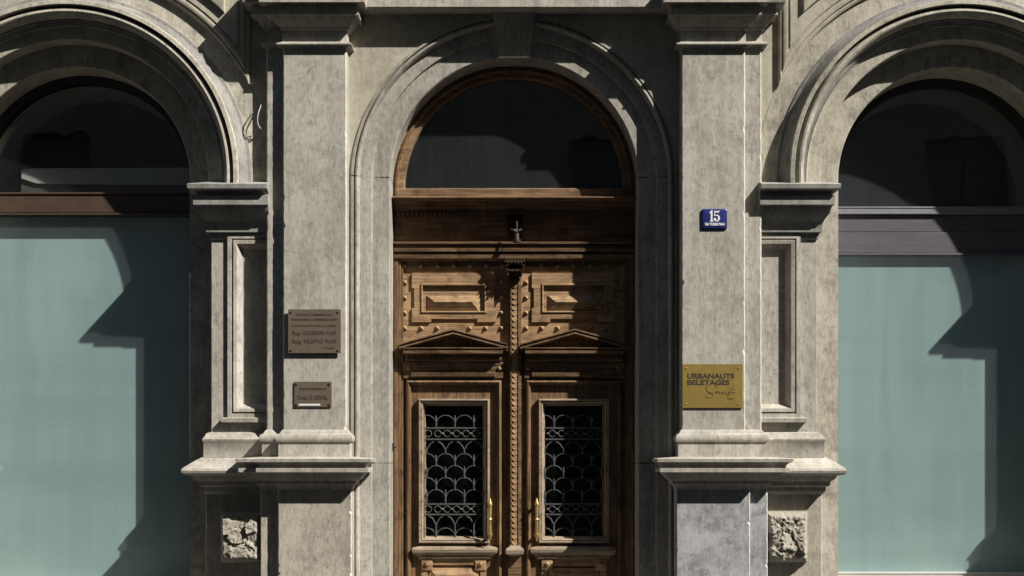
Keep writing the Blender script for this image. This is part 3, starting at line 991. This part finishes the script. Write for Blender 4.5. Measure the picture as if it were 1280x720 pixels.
    b.umould(X(525, .32), X(612, .32), LY - .01, LY + .01, [(o_, Z(r, LY - o_)) for o_, r in SC])
    for i in range(24):
        xx = X(525, .32) + (X(612, .32) - X(525, .32)) * (i + .5) / 24
        b.box(xx - .0075, xx + .0075, LY - .046, LY - .018, Z(698, .33), Z(694.5, .33))
    b.mapx(fn).done("sill", 'woodl', root, smooth=0, bevel=.002)
    # lower panel
    b = B()
    b.rect_mould(X(527), X(608), zbot + .14, Z(703), [(0, LY + .001), (0, LY - .02), (.045, LY - .022), (.05, LY - .006), (.06, LY - .002)])
    lp = b.mapx(fn).done("lower_panel", 'woodp', root, smooth=0)
    for a in (534, 601):
        b = B()
        xa, xb, za, zc = X(a - 7), X(a + 7), Z(718), Z(702)
        b.rect_mould(xa, xb, za, zc, [(0, LY), (0, LY - .03), (.006, LY - .034)], cap=True)
        b.ball(((xa + xb) / 2, LY - .036, (za + zc) / 2), .02, 10, (1, .8, 1))
        b.mapx(fn).done("corner_block", 'woodp', lp, smooth=35)
    b = B(); b.rect_mould(X(536), X(599), zbot + .22, Z(715), [(0, LY), (0, LY - .012), (.02, LY - .016), (.05, LY - .03)], cap=True)
    b.mapx(fn).done("raised_field", 'woodp', lp, smooth=0)
    # pull handle
    hp = 612.5 if s < 0 else 614
    hx, hy = X(hp, .28), .285
    ht, hb = Z(627, hy), Z(672, hy)
    b = B()
    hts = [ht - .03, ht - .05, (ht + hb) / 2 + .02, (ht + hb) / 2 + .008, (ht + hb) / 2, (ht + hb) / 2 - .008, (ht + hb) / 2 - .02, hb + .05, hb + .03]
    b.tube([(hx, hy, z) for z in hts], [.013, .015, .0115, .013, .019, .013, .0115, .015, .013], 10)
    hd = b.mapx(fn).done("handle", 'brass', root)
    for z, q_ in ((ht - .022, 1), (hb + .022, -1)):
        b = B()
        b.tube([(hx, hy, z - q_ * .012), (hx, hy, z + q_ * .006), (hx, hy, z + q_ * .02), (hx, hy, z + q_ * .05)], [.018, .020, .012, .006], 10)
        b.tube([(hx, hy, z), (hx, LY - .02, z), (hx, LY + .0, z)], [.013, .012, .022], 10)
        b.mapx(fn).done("mount", 'brass', hd)
    return root
leaf(-1)
rl = leaf(1)

# centre post with laurel strip, little capital and foot
b = B()
pc = XL(643.5, .31)
b.box(pc - .052, pc + .052, .340, .38, G0 + .125, Z(324, .3))
b.box(pc - .034, pc - .026, .322, .345, Z(683, .3), Z(350, .3))
b.box(pc + .026, pc + .034, .322, .345, Z(683, .3), Z(350, .3))
post = b.done("centre_post", 'woodx', bld, smooth=0, bevel=.002)
b = B()
z = Z(681, .3); k = 0
while z < Z(352, .3):
    pts = [(pc - .021, .331, z + .026), (pc - .016, .328, z + .009), (pc - .003, .3275, z - .001), (pc + .010, .328, z + .005), (pc + .020, .331, z + .022)]
    b.tube(pts, [.003, .0055, .0065, .0055, .003], 7)
    z += .0437
b.box(pc - .0245, pc + .0245, .329, .345, Z(683, .3), Z(350, .3))
b.done("laurel_strip", 'woodp', post)
b = B()
b.umould(pc - .03, pc + .03, .30, .33, [(.0, Z(352, .3)), (.008, Z(351, .3)), (.012, Z(349, .3)), (.004, Z(347, .3)), (.0, Z(345, .3)), (.012, Z(338, .29)), (.03, Z(330, .28)), (.032, Z(328, .28)), (.048, Z(327.6, .26)), (.05, Z(323.5, .26)), (.0, Z(323, .26))])
for r in range(2):
    for i in range(5):
        t = (i - 2) / 2
        w = .026 + .010 * r
        zz = Z(346 - 10 * r, .29)
        b.tube([(pc + t * w, .292 - .006 * r, zz), (pc + t * (w + .008), .272 - .01 * r, zz + .03), (pc + t * (w + .016), .250 - .012 * r, zz + .046), (pc + t * (w + .02), .238 - .012 * r, zz + .034)], [.008, .012, .010, .003], 7)
for q_ in (-1, 1):
    c = (pc + q_ * .044, .245, Z(330, .27))
    b.tube([(c[0] + .02 * math.cos(a) * (1 - a / 12), c[1], c[2] + .02 * math.sin(a) * (1 - a / 12)) for a in [k * .6 for k in range(16)]], .006, 6)
    for i in range(4):
        b.tube([(pc + q_ * .04, .28, Z(346 - 5 * i, .29)), (pc + q_ * (.052 + .006 * i), .25, Z(343 - 5.5 * i, .29)), (pc + q_ * (.062 + .006 * i), .225, Z(346 - 5.5 * i, .29))], [.010, .009, .002], 6)
b.done("capital", 'darkwood', post)
b = B()
b.umould(pc - .038, pc + .038, .305, .36, [(o_, Z(r, .3)) for o_, r in [(0, 695), (.014, 693.5), (.03, 692.5), (.034, 688), (.026, 685.5), (.008, 684), (.0, 682)]])
b.done("foot", 'woodl', post, smooth=0, bevel=.002)

# bell push on the left reveal and beaded rubbing strip on the right one
b = B()
b.box(-.946, -.93, .24, .30, Z(562, .27), Z(554, .27))
b.ball((-.928, .27, Z(558, .27)), .012, 8)
tag(b.done("bell_push", 'black', None, loc=(-.938, .27, Z(562, .27))), "small dark bell push on the stone reveal left of the door", "doorbell")

# ================================================================== PLATES AND LETTERING
def text_mesh(s, size, wx=1.0, bold=0.0, align='LEFT', spacing=1.0):
    cu = bpy.data.curves.new("lettering", 'FONT')
    cu.body = s; cu.size = size; cu.align_x = align; cu.offset = bold; cu.space_character = spacing
    cu.extrude = 0.0006; cu.resolution_u = 4
    o = bpy.data.objects.new("lettering", cu)
    C.objects.link(o)
    bpy.context.view_layer.update()
    me = bpy.data.meshes.new_from_object(o.evaluated_get(bpy.context.evaluated_depsgraph_get()))
    bpy.data.objects.remove(o); bpy.data.curves.remove(cu)
    for v in me.vertices:
        v.co = Vector((v.co.x * wx, -v.co.z, v.co.y))     # stand it up, facing -Y
    return me

def lettering(name, lines, mat, parent, y):
    """lines: (text, x, z, target width or None, height, bold, align) in the plate's own frame."""
    for (t, x, z, width, size, bold, align) in lines:
        me = text_mesh(t, size, 1.0, bold, 'LEFT')
        xs = [v.co.x for v in me.vertices]
        w = max(xs) - min(xs)
        k = width / w if width else 1.0
        x0 = min(xs)
        for v in me.vertices:
            lx = (v.co.x - x0) * k
            if align == 'C': lx -= w * k / 2
            v.co = Vector((x + lx, v.co.y + y, z + v.co.z))
        me.name = name
        o = bpy.data.objects.new(name, me); C.objects.link(o); o.parent = parent
        me.materials.clear(); me.materials.append(M[mat])

def plate(name, mat, px0, px1, py0, py1, gap, thick, label, category, bevel=.002):
    yf = PYF - gap - thick
    x0, x1, z0, z1 = XL(px0, yf), XL(px1, yf), Z(py1, yf), Z(py0, yf)
    c = ((x0 + x1) / 2, yf, (z0 + z1) / 2)
    b = B(); b.box(x0, x1, yf, yf + thick, z0, z1)
    o = b.done(name, mat, None, smooth=0, loc=c, bevel=bevel)
    tag(o, label, category)
    return o, (x1 - x0) / 2, (z1 - z0) / 2, thick, gap

def screws(o, hw, hh, inset, r, mat, back):
    for sx in (-1, 1):
        for sz in (-1, 1):
            b = B()
            b.tube([(sx * (hw - inset), back, sz * (hh - inset)), (sx * (hw - inset), -.003, sz * (hh - inset)), (sx * (hw - inset), -.005, sz * (hh - inset))], [r, r, r * .6], 12)
            b.done("screw", mat, o)

o, hw, hh, th, gp = plate("bronze_plaque", 'bronze', 360, 426, 386.5, 441.5, .016, .008, "larger brown bronze plaque with two engraved names on the pilaster left of the door", "plaque")
screws(o, hw, hh, .022, .009, 'bronzedark', th + gp)
L = lambda r: hh - (r - 386.5) / 55 * 2 * hh
lettering("lettering", [("STUDIO COMMERCIALE", 0, L(394.6), .27, .022, .0002, 'C'), ("RAGIONIERI COMMERCIALISTI", 0, L(400.6), .34, .022, .0002, 'C'),
                        ("CONSULENTI DEL LAVORO", 0, L(408.4), .33, .020, .0001, 'C'),
                        ("Rag. GIUSEPPE PAPI", .0, L(418.6), .325, .040, .0005, 'C'), ("Rag. FILIPPO PAPI", .0, L(429), .325, .040, .0005, 'C'), ("I PIANO", .11, L(436), .08, .015, .0001, 'C')], 'bronzedark', o, -.0008)
o, hw, hh, th, gp = plate("bronze_plaque", 'bronze', 367.5, 414.5, 477, 509, .003, .007, "smaller bronze nameplate with a white strip below the larger plaque", "plaque")
o.name = "small_plaque"
screws(o, hw, hh, .018, .011, 'bronzedark', th)
L = lambda r: hh - (r - 477) / 32 * 2 * hh
lettering("lettering", [("STUDIO DENTISTICO", 0, L(487.5), .20, .022, .0004, 'C'), ("Dott. E. SEVIK", 0, L(499.5), .225, .046, .0006, 'C')], 'bronzedark', o, -.0008)
b = B(); b.box(-hw + .035, hw - .085, -.002, .0, -hh + .012, -hh + .025)
b.done("white_strip", 'white', o, smooth=0)

o, hw, hh, th, gp = plate("brass_plaque", 'brassplaque', 853, 928.5, 455, 510, .004, .008, "golden brass sign reading URBANAUTS BELETAGES on the pilaster right of the door", "sign")
screws(o, hw, hh, .03, .005, 'brass', th)
L = lambda r: hh - (r - 455) / 55 * 2 * hh
xl = -hw + .037
lettering("lettering", [("URBANAUTS", xl, L(472.9), .350, .052, .0014, 'L'), ("BELETAGES", xl, L(480.9), .315, .052, .0014, 'L')], 'brassletter', o, -.0008)
b = B()
def scr(pts, r=.0016):
    # smooth stroke through plate pixels of an enlarged view (938 px across 86)
    P = [(((848 + px / 10.907) - 890.75) / 37.75 * hw, L(450 + py / 10.907)) for px, py in pts]
    out = []
    for i in range(len(P) - 1):
        p0 = P[max(i - 1, 0)]; p1 = P[i]; p2 = P[i + 1]; p3 = P[min(i + 2, len(P) - 1)]
        for t in [k / 6 for k in range(6)]:
            out.append(tuple(.5 * ((2 * p1[q]) + (-p0[q] + p2[q]) * t + (2 * p0[q] - 5 * p1[q] + 4 * p2[q] - p3[q]) * t * t + (-p0[q] + 3 * p1[q] - 3 * p2[q] + p3[q]) * t ** 3) for q in (0, 1)))
    out.append(P[-1])
    b.tube([(x, -.0008, z) for x, z in out], r, 5)
scr([(405, 345), (378, 380), (392, 420), (450, 455), (470, 485), (440, 515), (390, 510), (372, 490), (395, 465), (440, 450), (480, 440)])
scr([(510, 440), (520, 425), (535, 440), (522, 455), (508, 440), (545, 430), (560, 440), (562, 460), (580, 455), (600, 430), (605, 460), (625, 445), (650, 425), (640, 460), (670, 455), (690, 430)], .002)
scr([(770, 335), (735, 380), (700, 440), (680, 490), (672, 480), (700, 430), (720, 445), (715, 460), (740, 440), (760, 445), (775, 450)])
scr([(525, 370), (515, 340), (530, 325)])
scr([(690, 375), (675, 400)])
scr([(705, 405), (770, 385)])
b.done("script_lettering", 'scriptletter', o)
lettering("small_lettering", [("TRIESTE", .13, L(499), .045, .012, .0, 'C')], 'scriptletter', o, -.0008)

# blue enamel house number
yf = PYF - .012
hx0, hx1, hz0, hz1 = XL(877, yf), XL(909, yf), Z(286.5, yf), Z(261, yf)
c = ((hx0 + hx1) / 2, yf, (hz0 + hz1) / 2)
hw, hh = (hx1 - hx0) / 2, (hz1 - hz0) / 2
b = B()
def rr(w, h, r, y):
    p = []
    for cx_, cz_, a0 in ((w - r, h - r, 0), (-w + r, h - r, PI / 2), (-w + r, -h + r, PI), (w - r, -h + r, 1.5 * PI)):
        p += [(cx_ + r * math.cos(a0 + k * PI / 8), y, cz_ + r * math.sin(a0 + k * PI / 8)) for k in range(5)]
    return p
rows = [rr(hw, hh, .012, .012), rr(hw, hh, .012, .003), rr(hw - .003, hh - .003, .011, .0), rr(hw - .012, hh - .012, .01, -.003), rr(hw * .5, hh * .5, .008, -.0055)]
vr = b.strips(rows, closed=True)
b.bm.faces.new(vr[-1])
num = b.done("house_number", 'enamel', None, smooth=40)
num.location = c
tag(num, "small blue enamel house number plate reading 15 in white", "house number")
b = B()
yt = -.0062
def ppx(px, py): return (((870 + px / 19.46) - 893) / 16 * hw, hh - ((255 + py / 19.46) - 261) / 25.5 * 2 * hh)
def poly(pts):
    b.prism([ppx(*p) for p in pts], yt - .0006, yt + .004)
poly([(318, 225), (325, 205), (350, 190), (370, 155), (398, 150), (398, 395), (418, 410), (418, 430), (335, 430), (335, 412), (355, 395), (355, 225)])
poly([(445, 160), (470, 175), (530, 178), (560, 165), (572, 160), (560, 200), (530, 215), (480, 210), (460, 205), (455, 285), (432, 285)])
# bowl of the 5
outer = arcpts(0, 0, 1, R(150), R(-200), 26)
bowl = []
cx5, cy5 = 500, 345
for i in range(27):
    a = R(140) - (R(140) + R(160)) * i / 26
    bowl.append((cx5 + 80 * math.cos(a), cy5 - 85 * math.sin(a), cx5 - 4 + (48 if abs(a) < 1.2 else 58) * .78 * math.cos(a), cy5 - 62 * math.sin(a)))
rows = [[(*ppx(p[0], p[1]), 0) for p in bowl], [(*ppx(p[2], p[3]), 0) for p in bowl]]
b.strips([[(x, yt - .0006, z) for x, z, _ in rows[0]], [(x, yt - .0006, z) for x, z, _ in rows[1]]])
b.ball((ppx(455, 378)[0], yt, ppx(455, 378)[1]), .0105, 10, (1, .15, 1))
b.done("number", 'white', num, smooth=0)
lettering("street_lettering", [("VIA TORRE PIAN", 0, ppx(0, 524)[1], .148, .027, .0012, 'C')], 'white', num, -.0064)

# ================================================================== CABLES on the left pier
def cable(name, pts, r, mat, label):
    P = [Vector((XL(px, y), y, Z(py, y))) for px, py, y in pts]
    out = []
    for i in range(len(P) - 1):
        p0, p1, p2, p3 = P[max(i - 1, 0)], P[i], P[i + 1], P[min(i + 2, len(P) - 1)]
        for t in [k / 6 for k in range(6)]:
            out.append(.5 * ((2 * p1) + (p2 - p0) * t + (2 * p0 - 5 * p1 + 4 * p2 - p3) * t * t + (3 * p1 - p0 - 3 * p2 + p3) * t ** 3))
    out.append(P[-1])
    b = B(); b.tube(out, r, 7)
    tag(b.done(name, mat, None, loc=tuple(out[0])), label, "cable")
cable("cable", [(327.5, 122, -.02), (326, 132, -.05), (322.5, 143, -.07), (322, 153, -.07), (325, 160, -.06), (328, 158, -.02)], .0045, 'cable_white', "white cable loop hanging on the wall left of the pilaster")
cable("cable", [(317, 140, -.01), (312, 146, -.03), (306, 156, -.03), (304, 166, -.03), (308, 172, -.03), (314, 170, -.02), (312, 175, -.02), (317, 173, -.005)], .0035, 'cable_black', "thin black cable stub curling beside the left window arch")

# ================================================================== STREET OPPOSITE (seen only in reflections)
opp = empty("opposite_building", (0, -12.2, 0))
tag(opp, "plain plastered building across the street with rows of windows", "building")
def oloc(b): return b
b = B()
W0, W1, HT = -60.2, 60.2, 19.5
cols_ = [-56 + 3.2 * i for i in range(36)]
lev = [(0.9, 3.2), (4.9, 7.2), (8.7, 11.0), (12.4, 14.7)]
ys = 0.0
xs_ = sorted([W0, W1] + [c - .6 for c in cols_] + [c + .6 for c in cols_])
zs_ = [0.1, .9, 3.2, 4.9, 7.2, 8.7, 11.0, 12.4, 14.7, HT]
for i in range(len(xs_) - 1):
    for j in range(len(zs_) - 1):
        iswin = any(abs((xs_[i] + xs_[i + 1]) / 2 - c) < .1 for c in cols_) and any(abs(zs_[j] - a) < .01 for a, _ in lev)
        x0, x1, z0, z1 = xs_[i], xs_[i + 1], zs_[j], zs_[j + 1]
        if not iswin:
            b.ngon([(x0, 0, z0), (x1, 0, z0), (x1, 0, z1), (x0, 0, z1)])
        else:
            b.rect_mould(x0, x1, z0, z1, [(0, 0), (.0, -.25), (.02, -.25)])
b.box(W0, W1, -9, -.6, .1, HT)
b.box(W0 - .2, W1 + .2, -.3, .45, HT, HT + .4)
b.done("wall", 'across', opp, smooth=0)
wm = None
for c_ in cols_:
    for (a, d) in lev:
        if wm is None:
            b = B()
            h = d - a
            b.rect_mould(-.6, .6, 0, h, [(.015, -.24), (.015, -.2), (.08, -.2), (.08, -.26)])
            b.box(-.03, .03, -.235, -.205, .05, h - .05)
            b.box(-.55, .55, -.236, -.206, h * .62, h * .62 + .06)
            wm = b.done("window", 'across_frame', opp, smooth=0)
            b = B(); b.box(-.55, .55, -.25, -.243, .05, h - .05)
            wp = b.done("pane", 'shutter', wm, smooth=0)
            wm.location = (c_, 0, a)
        else:
            o = wm.copy(); C.objects.link(o); o.parent = opp; o.location = (c_, 0, a)
            p = wp.copy(); C.objects.link(p); p.parent = o
